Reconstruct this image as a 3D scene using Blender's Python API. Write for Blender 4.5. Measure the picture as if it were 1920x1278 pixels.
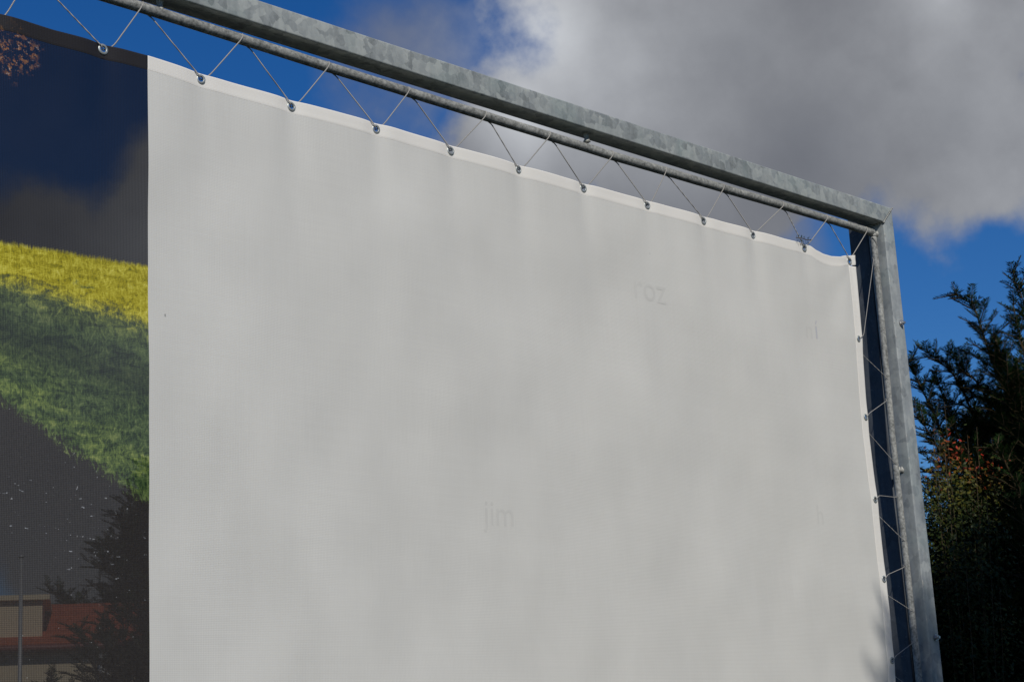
import bpy, bmesh, math, random
import numpy as np
from mathutils import Vector, Matrix, noise as mnoise

for o in list(bpy.data.objects): bpy.data.objects.remove(o)
SC = bpy.context.scene
COL = SC.collection
Z0 = 3.44                      # height of the top row of eyelets

# ------------------------------------------------------------ camera
YAW, PITCH, ROLL, FPX = 0.802, 0.233, -0.052, 3335.0
CAM = np.array([-5.613, -3.607, -1.79 + Z0])
_f = np.array([math.sin(YAW)*math.cos(PITCH), math.cos(YAW)*math.cos(PITCH), math.sin(PITCH)])
_r = np.array([math.cos(YAW), -math.sin(YAW), 0.0]); _u = np.cross(_r, _f)
_r, _u = math.cos(ROLL)*_r + math.sin(ROLL)*_u, -math.sin(ROLL)*_r + math.cos(ROLL)*_u
cd = bpy.data.cameras.new('camera'); cam = bpy.data.objects.new('camera', cd); COL.objects.link(cam)
cam.matrix_world = Matrix(((_r[0], _u[0], -_f[0], CAM[0]), (_r[1], _u[1], -_f[1], CAM[1]), (_r[2], _u[2], -_f[2], CAM[2]), (0, 0, 0, 1)))
cd.sensor_width = 36.0; cd.lens = 36.0*FPX/1920.0; cd.clip_end = 2000; cd.clip_start = 0.05
SC.camera = cam

# ------------------------------------------------------------ light
SUN_AZ, SUN_EL = math.radians(26), math.radians(38)      # azimuth: degrees left of the panel's normal
sdir = Vector((-math.sin(SUN_AZ)*math.cos(SUN_EL), -math.cos(SUN_AZ)*math.cos(SUN_EL), math.sin(SUN_EL)))
sl = bpy.data.lights.new('sun', 'SUN'); sl.energy = 3.0; sl.angle = math.radians(0.6); sl.color = (1.0, 0.955, 0.88)
so = bpy.data.objects.new('sun', sl); COL.objects.link(so)
so.rotation_euler = sdir.to_track_quat('Z', 'Y').to_euler()
SC.view_settings.view_transform = 'Standard'; SC.view_settings.look = 'None'
SC.view_settings.exposure = 0.0; SC.view_settings.gamma = 1.0

# node helpers
class NT:
    def __init__(s, tree):
        s.t = tree; s.n = tree.nodes; s.l = tree.links
    def new(s, ty, **kw):
        n = s.n.new(ty)
        for k, v in kw.items(): setattr(n, k, v)
        return n
    def put(s, sock, v):
        if isinstance(v, bpy.types.NodeSocket): s.l.new(v, sock)
        elif v is not None:
            if hasattr(sock.default_value, '__len__') and not hasattr(v, '__len__'): v = [v]*len(sock.default_value)
            if hasattr(sock.default_value, '__len__') and len(sock.default_value) == 4 and len(v) == 3: v = tuple(v) + (1,)
            sock.default_value = v
    def m(s, op, a, b=None, c=None, clamp=False):
        n = s.new('ShaderNodeMath', operation=op, use_clamp=clamp)
        s.put(n.inputs[0], a); s.put(n.inputs[1], b); s.put(n.inputs[2], c)
        return n.outputs[0]
    def vm(s, op, a, b=None):
        n = s.new('ShaderNodeVectorMath', operation=op)
        s.put(n.inputs[0], a)
        if op == 'SCALE': s.put(n.inputs[3], b)
        elif b is not None: s.put(n.inputs[1], b)
        return n.outputs['Value'] if op in ('DOT_PRODUCT', 'LENGTH') else n.outputs[0]
    def mix(s, f, a, b, mode='MIX'):
        n = s.new('ShaderNodeMix', data_type='RGBA', blend_type=mode, clamp_factor=True)
        s.put(n.inputs[0], f); s.put(n.inputs[6], a); s.put(n.inputs[7], b)
        return n.outputs[2]
    def ss(s, v, lo, hi):
        n = s.new('ShaderNodeMapRange', interpolation_type='SMOOTHSTEP', clamp=True)
        s.put(n.inputs[0], v); s.put(n.inputs[1], lo); s.put(n.inputs[2], hi)
        n.inputs[3].default_value = 0; n.inputs[4].default_value = 1
        return n.outputs[0]
    def noise(s, vec, scale, detail=2, rough=.5, dist=0):
        n = s.new('ShaderNodeTexNoise'); s.put(n.inputs['Vector'], vec)
        n.inputs['Scale'].default_value = scale; n.inputs['Detail'].default_value = detail
        n.inputs['Roughness'].default_value = rough; n.inputs['Distortion'].default_value = dist
        return n.outputs[0]
    def vor(s, vec, scale, out='Color', feature='F1'):
        n = s.new('ShaderNodeTexVoronoi', feature=feature); s.put(n.inputs['Vector'], vec); n.inputs['Scale'].default_value = scale
        return n.outputs[out]
    def ramp(s, f, stops, interp='LINEAR'):
        n = s.new('ShaderNodeValToRGB'); s.put(n.inputs[0], f); e = n.color_ramp.elements
        n.color_ramp.interpolation = interp
        while len(e) < len(stops): e.new(.5)
        for k, (p, c) in enumerate(stops): e[k].position = p; e[k].color = tuple(c) + (1,)
        return n.outputs[0]

def aedir(az, el):
    az, el = math.radians(az), math.radians(el)
    return (math.sin(az)*math.cos(el), math.cos(az)*math.cos(el), math.sin(el))

# ------------------------------------------------------------ world: clear autumn sky with one large cloud
W = bpy.data.worlds.new("World"); SC.world = W; W.use_nodes = True
t = NT(W.node_tree); W.node_tree.nodes.clear()
out = t.new('ShaderNodeOutputWorld'); bg = t.new('ShaderNodeBackground'); bg.inputs[1].default_value = 0.10
t.l.new(bg.outputs[0], out.inputs[0])
sky = t.new('ShaderNodeTexSky', sky_type='NISHITA'); sky.sun_disc = False
sky.sun_elevation = SUN_EL; sky.sun_rotation = math.atan2(sdir.x, sdir.y)
sky.air_density = 1.0; sky.dust_density = 0.1; sky.ozone_density = 3.0
tc = t.new('ShaderNodeTexCoord'); D = tc.outputs['Generated']
hs = t.new('ShaderNodeHueSaturation'); hs.inputs['Saturation'].default_value = 1.35; hs.inputs['Value'].default_value = 0.62
t.l.new(sky.outputs[0], hs.inputs['Color'])
blue = t.vm('MULTIPLY', hs.outputs[0], (.62, .82, 1.12))
n1 = t.noise(D, 5.5, 6, .5, 0); n2 = t.noise(D, 17.0, 6, .55, 0)
nn = t.m('ADD', t.m('MULTIPLY', t.m('SUBTRACT', n1, .5), 1.0), t.m('MULTIPLY', t.m('SUBTRACT', n2, .5), .75))
def lobes(L):
    """largest of several soft round lobes (azimuth, elevation, radius in degrees, weight)"""
    acc = None
    for az, el, r, w in L:
        dn = t.new('ShaderNodeVectorMath', operation='DISTANCE'); t.put(dn.inputs[0], D); t.put(dn.inputs[1], aedir(az, el))
        v = t.m('MULTIPLY', t.m('SUBTRACT', 1.0, t.m('DIVIDE', dn.outputs['Value'], math.radians(r))), w)
        acc = v if acc is None else t.m('SMOOTH_MAX', acc, v, .25)
    return acc
cl_main = [(61, 25, 10, 1), (52.7, 25, 7, 1), (68, 22, 7.5, 1), (52.2, 20.8, 5.2, 1), (57, 19.5, 4.2, .9), (46.8, 19.6, 3.0, .8), (61.5, 19, 3.6, .9), (53.8, 17.4, 3.2, .7), (60, 18.6, 3.2, .9), (64.8, 18.2, 3.0, .9),
           (85, 27, 20, 1), (70, 45, 22, 1), (36, 16.7, 4.6, 1.2), (30.8, 14.6, 4.9, 1.2), (36.5, 9, 7, 1.2), (30, 9.5, 3.6, .9), (31.5, 7.2, 3.2, .8), (20, 8, 8, 1), (-20, 20, 14, 1), (150, 30, 25, 1), (-100, 25, 20, 1)]
dens = t.m('ADD', lobes(cl_main), t.m('MULTIPLY', nn, 1.1))
a1 = t.ss(dens, .04, .34)
cl_thin = [(42.5, 23.0, 4.2, .8), (50, 17, 4.5, 1.0), (54.6, 15.9, 3.4, 1.3)]
a2 = t.m('MULTIPLY', t.ss(t.m('ADD', lobes(cl_thin), t.m('MULTIPLY', nn, 1.5)), .15, .9), .62)
alpha = t.m('MAXIMUM', t.m('MULTIPLY', a1, .97), a2)
br = t.m('ADD', lobes([(47.6, 23.2, 3.0, 1.15), (46.7, 20.8, 2.2, .9), (35, 17, 5, .8), (50, 22.5, 5, .45), (61.0, 22.8, 2.2, .6), (63, 20, 6, .30)]),
          t.m('MULTIPLY', nn, 1.0))
dk = t.m('ADD', lobes([(56, 18.3, 3.6, .9), (54, 22, 3.0, .45), (51, 16.5, 4, .6), (61, 19.2, 2.6, .4)]), t.m('MULTIPLY', nn, .5))
cc = t.mix(t.ss(br, -.35, 1.25), (1.88, 1.94, 2.12), (5.9, 6.1, 6.4))
cc = t.mix(t.m('MULTIPLY', t.ss(dk, 0, 1.0), .55), cc, (1.0, 1.08, 1.28))
t.l.new(t.mix(alpha, blue, cc), bg.inputs[0])

# ------------------------------------------------------------ helpers
def tag(o, label=None, cat=None, group=None, kind=None):
    if label: o['label'] = label
    if cat: o['category'] = cat
    if group: o['group'] = group
    if kind: o['kind'] = kind
    return o
def empty(name, loc, label, cat, group=None):
    o = bpy.data.objects.new(name, None); COL.objects.link(o); o.location = loc
    return tag(o, label, cat, group)
bpy_inv = {}
def link(name, me, mats, parent=None, smooth=True):
    if not isinstance(mats, (list, tuple)): mats = [mats]
    for m in mats: me.materials.append(m)
    if smooth: me.shade_smooth()
    o = bpy.data.objects.new(name, me); COL.objects.link(o)
    if parent is not None:
        o.parent = parent
        o.matrix_parent_inverse = Matrix.Translation(-Vector(parent.location))
    return o
class MB:
    """collects vertices and faces"""
    def __init__(s): s.v = []; s.f = []; s.mi = []
    def add(s, v, f, mi=0):
        b = len(s.v); s.v += [tuple(p) for p in v]; s.f += [tuple(b+i for i in q) for q in f]; s.mi += [mi]*len(f)
    def tube(s, pts, rad, n=8, cap=True, mi=0):
        pts = [Vector(p) for p in pts]; rad = rad if hasattr(rad, '__len__') else [rad]*len(pts)
        T = []
        for i in range(len(pts)):
            a = pts[max(i-1, 0)]; b = pts[min(i+1, len(pts)-1)]; T.append((b-a).normalized())
        up = Vector((0, 0, 1)) if abs(T[0].z) < .9 else Vector((1, 0, 0))
        N = T[0].cross(up).normalized(); V = []
        for i, p in enumerate(pts):
            N = (N - T[i]*N.dot(T[i])).normalized(); B = T[i].cross(N)
            for k in range(n):
                a = 2*math.pi*k/n; V.append(p + (N*math.cos(a)+B*math.sin(a))*rad[i])
        F = [(i*n+k, i*n+(k+1) % n, (i+1)*n+(k+1) % n, (i+1)*n+k) for i in range(len(pts)-1) for k in range(n)]
        if cap: F += [tuple(range(n))[::-1], tuple((len(pts)-1)*n+k for k in range(n))]
        s.add(V, F, mi)
    def box(s, lo, hi, mi=0):
        x0, y0, z0 = lo; x1, y1, z1 = hi
        s.add([(x0,y0,z0),(x1,y0,z0),(x1,y1,z0),(x0,y1,z0),(x0,y0,z1),(x1,y0,z1),(x1,y1,z1),(x0,y1,z1)],
              [(0,3,2,1),(4,5,6,7),(0,1,5,4),(1,2,6,5),(2,3,7,6),(3,0,4,7)], mi)
    def blob(s, c, r, seed=0, amp=.25, mi=0, n=8):
        c = Vector(c); V = []; F = []
        for i in range(n+1):
            th = math.pi*i/n
            for k in range(n):
                ph = 2*math.pi*k/n; d = Vector((math.sin(th)*math.cos(ph), math.sin(th)*math.sin(ph), math.cos(th)))
                q = 1+amp*mnoise.noise(d*1.7+Vector((seed*3.1, 0, 0)))*2
                V.append(c+Vector((d.x*r[0], d.y*r[1], d.z*r[2]))*q)
        F = [(i*n+k, (i+1)*n+k, (i+1)*n+(k+1) % n, i*n+(k+1) % n) for i in range(n) for k in range(n)]
        s.add(V, F, mi)
    def mesh(s, name, bevel=0):
        me = bpy.data.meshes.new(name); me.from_pydata(s.v, [], s.f)
        me.polygons.foreach_set('material_index', s.mi); me.update()
        if bevel:
            bm = bmesh.new(); bm.from_mesh(me)
            bmesh.ops.bevel(bm, geom=[e for e in bm.edges if len(e.link_faces) == 2 and e.calc_face_angle(0) > .5], offset=bevel, segments=3, affect='EDGES', profile=.6)
            bm.to_mesh(me); bm.free()
        return me
    def build(s, name, mat, parent=None, smooth=True, bevel=0):
        return link(name, s.mesh(name, bevel), mat, parent, smooth)

def mat(name):
    m = bpy.data.materials.new(name); m.use_nodes = True; m.node_tree.nodes.clear()
    t = NT(m.node_tree); o = t.new('ShaderNodeOutputMaterial'); p = t.new('ShaderNodeBsdfPrincipled')
    t.l.new(p.outputs[0], o.inputs[0]); t.out = o; t.p = p
    tc = t.new('ShaderNodeTexCoord'); t.obj = tc.outputs['Object']
    g = t.new('ShaderNodeNewGeometry'); t.pos = g.outputs['Position']
    return m, t
def bump(t, h, strength=.3, dist=.002):
    b = t.new('ShaderNodeBump'); b.inputs['Strength'].default_value = strength; b.inputs['Distance'].default_value = dist
    t.put(b.inputs['Height'], h); t.l.new(b.outputs[0], t.p.inputs['Normal'])
def simple(name, c, rough=.6, metal=0, var=.25, scale=20):
    m, t = mat(name); n = t.noise(t.obj, scale, 4)
    t.put(t.p.inputs['Base Color'], t.mix(n, [x*(1-var) for x in c], [min(1, x*(1+var)) for x in c]))
    t.p.inputs['Roughness'].default_value = rough; t.p.inputs['Metallic'].default_value = metal
    return m

# galvanised steel with zinc spangle
def galvanised(name, base=(.30, .325, .325), sp=.8, scale=34, rough=.5, metal=.12, stretch=(1, 1, 1)):
    m, t = mat(name)
    warp = t.new('ShaderNodeTexNoise'); t.put(warp.inputs['Vector'], t.pos); warp.inputs['Scale'].default_value = 45; warp.inputs['Detail'].default_value = 3
    p = t.vm('ADD', t.vm('MULTIPLY', t.pos, stretch), t.vm('SCALE', t.vm('SUBTRACT', warp.outputs[1], (.5, .5, .5)), .022))
    v1 = t.new('ShaderNodeSeparateColor'); t.put(v1.inputs[0], t.vor(p, scale))
    v2 = t.new('ShaderNodeSeparateColor'); t.put(v2.inputs[0], t.vor(p, scale*2.7))
    streak = t.noise(t.vm('MULTIPLY', t.pos, (60, 60, 8)), 1.0, 4)
    big = t.noise(t.pos, 5.0, 3)
    f = t.m('ADD', t.m('MULTIPLY', v1.outputs[0], .5*sp), t.m('ADD', t.m('MULTIPLY', v2.outputs[1], .18*sp), t.m('ADD', t.m('MULTIPLY', streak, .42), t.m('MULTIPLY', big, .35))))
    f = t.m('ADD', f, (1-sp)*.28)
    col = t.ramp(f, [(.28, [x*.52 for x in base]), (.62, base), (.95, [base[0]*1.45, base[1]*1.42, base[2]*1.36])])
    green = t.noise(t.pos, 9.0, 4)
    col = t.mix(t.m('MULTIPLY', t.ss(green, .45, .7), .22), col, (base[0]*.72, base[1]*.95, base[2]*.9))
    spots = t.ss(t.noise(t.pos, 160, 2), .68, .76)
    col = t.mix(t.m('MULTIPLY', spots, .35), col, (.55, .56, .54))
    t.put(t.p.inputs['Base Color'], col); t.p.inputs['Metallic'].default_value = metal
    t.put(t.p.inputs['Roughness'], t.m('ADD', rough, t.m('MULTIPLY', v1.outputs[2], .2)))
    t.p.inputs['Specular IOR Level'].default_value = .3
    bump(t, t.m('ADD', t.noise(t.pos, 120, 3), t.m('MULTIPLY', big, 2)), .25, .001)
    return m
M_GALV = galvanised('galvanised_steel')
def pipe_mat():
    m, t = mat('mottled_zinc_pipe')
    n = t.noise(t.pos, 110, 5, .65); n2 = t.noise(t.pos, 30, 3)
    f = t.m('ADD', t.m('MULTIPLY', n, .8), t.m('MULTIPLY', n2, .3))
    t.put(t.p.inputs['Base Color'], t.ramp(f, [(.36, (.09, .092, .085)), (.55, (.27, .275, .26)), (.74, (.47, .47, .44))]))
    t.p.inputs['Metallic'].default_value = .05; t.p.inputs['Roughness'].default_value = .65; t.p.inputs['Specular IOR Level'].default_value = .3
    bump(t, n, .6, .0015)
    return m
M_PIPE = pipe_mat()
M_WELD = simple('zinc_weld', (.42, .42, .39), .55, .3, .35, 220)
M_BOLT = simple('zinc_bolt', (.45, .45, .46), .32, .85, .2, 90)
def eyelet_mat():
    m, t = mat('nickel_eyelet')
    t.put(t.p.inputs['Base Color'], t.mix(t.noise(t.pos, 300, 3), (.30, .33, .32), (.50, .53, .52)))
    t.p.inputs['Metallic'].default_value = .55; t.p.inputs['Roughness'].default_value = .42
    return m
M_EYE = eyelet_mat()
def cord_mat():
    m, t = mat('grey_cord')
    w = t.new('ShaderNodeTexWave'); w.wave_type = 'BANDS'; w.bands_direction = 'DIAGONAL'; t.put(w.inputs[0], t.pos); w.inputs['Scale'].default_value = 130
    t.put(t.p.inputs['Base Color'], t.mix(w.outputs[1], (.20, .19, .18), (.52, .50, .46)))
    t.p.inputs['Roughness'].default_value = .8; bump(t, w.outputs[1], .5, .0005)
    return m
M_CORD = cord_mat()

# ------------------------------------------------------------ ground
def ground():
    m, t = mat('meadow')
    n = t.noise(t.pos, 2.0, 8, .65); n2 = t.noise(t.pos, 60, 4)
    t.put(t.p.inputs['Base Color'], t.ramp(t.m('ADD', t.m('MULTIPLY', n, .6), t.m('MULTIPLY', n2, .4)), [(.3, (.008, .012, .005)), (.6, (.02, .03, .01)), (.8, (.04, .042, .018))]))
    t.p.inputs['Roughness'].default_value = .95; bump(t, n2, .8, .03)
    mb = MB(); N = 60; S = 900
    V = []
    for i in range(N+1):
        for j in range(N+1):
            x = (i/N*2-1); y = (j/N*2-1); x = math.copysign(abs(x)**2.2, x)*S; y = math.copysign(abs(y)**2.2, y)*S
            V.append((x, y, .05*mnoise.noise(Vector((x*.3, y*.3, 0)))))
    mb.add(V, [(i*(N+1)+j, (i+1)*(N+1)+j, (i+1)*(N+1)+j+1, i*(N+1)+j+1) for i in range(N) for j in range(N)])
    tag(mb.build('ground', m), kind='structure')
ground()

# ------------------------------------------------------------ banner fabric
GX = [-3.301-.301*k for k in (9,8,7,6,5,4,3,2,1)] + [-3.301,-3.003,-2.699,-2.399,-2.102,-1.809,-1.51,-1.201,-.9,-.614,-.302,-.009]
GZ = [0]*9 + [.008,.002,-.002,-.003,-.003,-.001,-.002,-.002,.001,0,.006,.005]
SIDE = [(-.007,-.300),(-.004,-.599),(-.005,-.910),(-.001,-1.202),(.003,-1.495),(.003,-1.795),(.003,-2.095),(.003,-2.395),(.003,-2.695)]
tx = [-6.3,-3.592,-3.447,-3.171,-3.042,-2.605,-2.201,-1.748,-1.237,-.656,-.434,-.30,-.262,-.234,-.184,-.132,-.08,-.04,.025]
tz = [.020,.025,.020,.022,.018,.016,.014,.014,.015,.018,.018,.024,.020,.011,.004,.0035,.010,.022,.034]
xz = [.1,.032,-.139,-.4,-.677,-1.075,-1.573,-3]; xx = [.028,.028,.022,.015,.011,.015,.018,.018]
def ztop(x): return float(np.interp(x, tx, tz))
def xright(z): return float(np.interp(-z, [-a for a in xz], xx))
ZB = -2.80
def disp(x, z):
    """soft folds of the stretched cloth, towards the viewer is negative"""
    d = 0.0
    for gx in GX:
        if abs(x-gx) < .5:
            dz = max(0, -z); w = .036 + .09*min(dz, 1.0)
            d += (.0068+.002*math.sin(gx*7))*math.exp(-((x-gx-.015*dz)/w)**2)*math.exp(-dz/.26)
    d += .0040*mnoise.noise(Vector((x*7.0, z*1.3, 3.7)))*math.exp(-max(0,-z)/.5)
    d += .0055*1.5*mnoise.noise(Vector((x*2.3+.7*z, z*1.1, 9.1)))
    d += min(1, max(0, -z)*4)*(.0075*mnoise.noise(Vector((x*3.1, z*2.4, 21.3)))+.0030*mnoise.noise(Vector((x*6.3, z*5.1, 33.3))))
    if z > -1.6 and x > -1.2:                               # pull from the corner eyelet
        u = (x+.0)*.78+(-z)*.62; dist = math.hypot(x, z)
        d += .0014*math.sin(math.atan2(-z, -x+1e-6)*9)*math.exp(-dist/.35)*min(1, dist*6)
    for gx, gz in SIDE: d -= .002*math.exp(-((z-gz)/.04)**2)*math.exp((x)/.12)
    return d
def grid(x0, x1, nx, zf0, zf1, nz, off=0, xr=None, holes=None, back=False):
    """rectangular patch of the cloth; x1 may follow the right edge; z runs between two edge functions"""
    V = []; F = []
    for i in range(nx+1):
        for j in range(nz+1):
            fx = i/nx; fz = j/nz
            xa = x0(-1) if callable(x0) else x0; x = xa + ((x1 if not callable(x1) else x1(-.02))-xa)*fx
            z = zf0(x)+(zf1(x)-zf0(x))*fz
            if callable(x1) or callable(x0):
                A = x0(z) if callable(x0) else x0; B = x1(z) if callable(x1) else x1
                x = A+(B-A)*fx
            V.append((x, disp(x, z)+off, z+Z0))
    for i in range(nx):
        for j in range(nz):
            a = i*(nz+1)+j; q = (a, a+1, a+nz+2, a+nz+1)
            if holes:
                cx = sum(V[k][0] for k in q)/4; cz = sum(V[k][2] for k in q)/4-Z0
                if any((cx-hx)**2+(cz-hz)**2 < .0098**2 for hx, hz in holes): continue
            F.append(q)
    return V, F
XP = -3.1735                     # border between the printed and the blank part
HEM = .039

def weave(t, fx=1500.0, fz=1500.0):
    s = t.new('ShaderNodeSeparateXYZ'); t.put(s.inputs[0], t.pos)
    wx = t.m('SINE', t.m('MULTIPLY', s.outputs[0], fx)); wz = t.m('SINE', t.m('MULTIPLY', s.outputs[2], fz))
    return s, wx, wz
def white_cloth(name, base, mesh):
    m, t = mat(name); s, wx, wz = weave(t, 1250, 1450)
    patch = t.ss(t.noise(t.vm('MULTIPLY', t.pos, (3.2, 1, 2.2)), 1.6, 4, .6), .38, .72)
    w = t.m('MULTIPLY', t.m('ADD', wx, wz), t.m('MULTIPLY_ADD', patch, .045, .012))
    thx = t.noise(t.vm('MULTIPLY', t.pos, (240, 1, 2.5)), 1, 3); thz = t.noise(t.vm('MULTIPLY', t.pos, (2.5, 1, 240)), 1, 3)
    big = t.noise(t.vm('MULTIPLY', t.pos, (1.5, 1, 1.1)), 2.4, 4, .55)
    f = t.m('ADD', 1.0, t.m('ADD', w, t.m('ADD', t.m('MULTIPLY', t.m('SUBTRACT', t.m('ADD', thx, thz), 1.0), .07), t.m('MULTIPLY', t.m('SUBTRACT', big, .5), .22))))
    if not mesh: f = t.m('MULTIPLY_ADD', t.noise(t.vm('MULTIPLY', t.pos, (2, 1, 90)), 1, 3), .10, .95)
    col = t.vm('SCALE', base, f)
    sv = t.vor(t.vm('MULTIPLY', t.pos, (1, 1, .45)), 7.5, 'Distance'); specks = t.m('SUBTRACT', 1.0, t.ss(sv, .012, .024))
    keep = t.ss(t.noise(t.pos, 4.5, 1), .5, .55)
    col = t.mix(t.m('MULTIPLY', t.m('MULTIPLY', specks, keep), .75), col, (.12, .12, .12))
    dirt = t.ss(t.noise(t.pos, 22, 5, .7), .66, .82); col = t.mix(t.m('MULTIPLY', dirt, .12), col, (.35, .34, .31))
    t.put(t.p.inputs['Base Color'], col); t.p.inputs['Roughness'].default_value = .62
    t.p.inputs['Specular IOR Level'].default_value = .25
    bump(t, t.m('ADD', wx, wz), .10, .0006)
    return m
M_WHITE = white_cloth('blank_mesh_cloth', (.635, .628, .590), True)
M_HEMW = white_cloth('white_welded_hem', (.79, .765, .71), False)

def printed(name, see=.108, hem=False):
    m, t = mat(name); s, wx, wz = weave(t, 1480, 1480)
    X = s.outputs[0]; Z = t.m('SUBTRACT', s.outputs[2], Z0)
    P = t.pos; XL = t.m('SUBTRACT', X, -3.58)              # distance right of the strip's middle
    wob = t.m('MULTIPLY', t.m('SUBTRACT', t.noise(P, 9, 6, .65), .5), .05)
    blade = t.m('MULTIPLY', t.m('SUBTRACT', t.noise(t.vm('MULTIPLY', P, (1, 1, .18)), 170, 3, .6), .5), .045)
    gfine = t.noise(t.vm('MULTIPLY', P, (.8, 1, .7)), 95, 6, .8)
    gmid = t.noise(t.vm('MULTIPLY', P, (.7, 1, 2.0)), 18, 7, .75, .9)
    # field behind the meadow: nearly black ink
    dark = t.mix(t.noise(P, 7, 4), (.004, .004, .006), (.012, .011, .014))
    leaf = t.ss(t.noise(P, 75, 5, .7), .50, .58)
    lzone = t.new('ShaderNodeVectorMath', operation='DISTANCE'); t.put(lzone.inputs[0], t.vm('MULTIPLY', P, (1, 0, .9))); lzone.inputs[1].default_value = (-3.545, 0, (Z0-.065)*.9)
    lz = t.m('SUBTRACT', 1.0, t.ss(t.m('ADD', lzone.outputs['Value'], t.m('MULTIPLY', t.m('SUBTRACT', t.noise(P, 24, 4, .6), .5), .16)), .02, .075))
    lcol = t.ramp(t.noise(P, 120, 4, .8), [(.38, (.12, .035, .004)), (.58, (.34, .15, .02)), (.68, (.55, .58, .62))])
    dark = t.mix(t.m('MULTIPLY', leaf, lz), dark, lcol)
    stray = t.m('MULTIPLY', t.ss(t.noise(t.vm('MULTIPLY', P, (1, 1, .6)), 48, 5, .7), .69, .76), t.ss(t.m('SUBTRACT', -3.3, X), 0, .25))
    dark = t.mix(t.m('MULTIPLY', stray, .7), dark, (.13, .08, .03))
    # grass: crossed blades at two scales
    def blades(rot, sc, st):
        mp = t.new('ShaderNodeMapping'); t.put(mp.inputs[0], P); mp.inputs['Rotation'].default_value = (0, math.radians(rot), 0)
        return t.noise(t.vm('MULTIPLY', mp.outputs[0], (1, 0, st)), sc, 4, .7, .4)
    bl = t.m('MAXIMUM', blades(24, 130, .22), t.m('MAXIMUM', blades(-31, 120, .25), blades(3, 150, .2)))
    tuft = t.noise(t.vm('MULTIPLY', P, (.6, 1, 1.5)), 30, 6, .75, .8)
    patch = t.noise(t.vm('MULTIPLY', P, (.45, 1, 1.8)), 9, 5, .65, .5)
    g = t.m('ADD', t.m('MULTIPLY', bl, .55), t.m('MULTIPLY', tuft, .5))
    ytop = t.m('ADD', t.m('MULTIPLY', XL, .02), -.545)
    fy = t.ss(t.m('ADD', Z, t.m('ADD', t.m('MULTIPLY', wob, .35), t.m('MULTIPLY', blade, .5))), t.m('ADD', ytop, .005), t.m('SUBTRACT', ytop, .010))
    ycol = t.ramp(g, [(.42, (.09, .10, .008)), (.53, (.34, .29, .010)), (.60, (.50, .45, .04)), (.70, (.68, .63, .13))])
    thin = t.ss(t.m('ADD', tuft, patch), 1.12, 1.28)
    ycol = t.mix(t.m('MULTIPLY', thin, t.ss(Z, t.m('ADD', ytop, -.02), t.m('ADD', ytop, -.06))), ycol, (.06, .085, .03))
    gtop = t.m('MULTIPLY_ADD', XL, -.11, -.632)
    gz_ = t.m('ADD', Z, t.m('ADD', t.m('MULTIPLY', t.m('SUBTRACT', tuft, .5), .14), t.m('MULTIPLY', t.m('SUBTRACT', bl, .55), .10)))
    gcol = t.ramp(g, [(.42, (.003, .008, .006)), (.51, (.022, .044, .020)), (.59, (.075, .120, .040)), (.70, (.20, .25, .095))])
    lit = t.ss(t.m('ABSOLUTE', t.m('SUBTRACT', Z, t.m('MULTIPLY_ADD', XL, -.55, -.855))), .11, .01)
    gcol = t.mix(t.m('MULTIPLY', lit, t.ss(patch, .40, .58)), gcol, t.vm('MULTIPLY', gcol, (2.0, 1.75, 1.3)))
    shade = t.ss(t.m('ADD', t.m('ABSOLUTE', t.m('SUBTRACT', Z, t.m('MULTIPLY_ADD', XL, -.2, -.76))), t.m('MULTIPLY', t.m('SUBTRACT', patch, .5), .12)), .10, .0)
    gcol = t.mix(t.m('MULTIPLY', shade, .6), gcol, (.007, .014, .012))
    near = t.ss(Z, t.m('SUBTRACT', gtop, .09), gtop)
    gcol = t.mix(t.m('MULTIPLY', near, .6), gcol, t.vm('MULTIPLY', gcol, (2.6, 1.9, .9)))
    fg = t.ss(gz_, t.m('ADD', gtop, .026), t.m('SUBTRACT', gtop, .034))
    # dark asphalt
    rtop = t.m('MULTIPLY_ADD', XL, -.52, -.915)
    rz = t.m('ADD', Z, t.m('ADD', t.m('MULTIPLY', wob, .6), t.m('ADD', t.m('MULTIPLY', t.m('SUBTRACT', bl, .55), .16), t.m('MULTIPLY', t.m('SUBTRACT', tuft, .5), .08))))
    rcol = t.mix(t.noise(P, 200, 4, .8), (.005, .005, .006), (.060, .054, .050))
    sp1 = t.ss(t.noise(t.vm('MULTIPLY', P, (.55, 1, 1.6)), 75, 3, .6), .665, .72)
    spz = t.m('MULTIPLY', t.ss(t.noise(P, 6, 2), .42, .56), t.ss(t.m('ABSOLUTE', t.m('SUBTRACT', Z, t.m('MULTIPLY_ADD', XL, -.35, -1.15))), .16, .05))
    rcol = t.mix(t.m('MULTIPLY', t.m('MULTIPLY', sp1, spz), .9), rcol, (.42, .44, .47))
    sp2 = t.ss(t.noise(P, 95, 2, .5), .72, .76)
    rcol = t.mix(t.m('MULTIPLY', sp2, .8), rcol, (.35, .36, .37))
    fr = t.ss(rz, t.m('ADD', rtop, .012), t.m('SUBTRACT', rtop, .018))
    col = t.mix(fr, t.mix(fg, t.mix(fy, dark, ycol), gcol), rcol)
    if hem: col = t.mix(.5, col, (.045, .043, .045))
    col = t.vm('SCALE', col, t.m('MULTIPLY_ADD', wx, .18, t.m('MULTIPLY_ADD', wz, .08, 1.0)))
    t.put(t.p.inputs['Base Color'], col); t.p.inputs['Roughness'].default_value = .45; t.p.inputs['Specular IOR Level'].default_value = .16
    bump(t, t.m('ADD', wx, wz), .15, .0006)
    # open mesh: small holes let the view through; the yellow ink closes most of them
    tr = t.new('ShaderNodeBsdfTransparent'); mx = t.new('ShaderNodeMixShader')
    hole = t.m('MULTIPLY', t.m('MULTIPLY_ADD', wx, .16, .5), t.m('MULTIPLY_ADD', wz, .11, .5))
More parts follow.
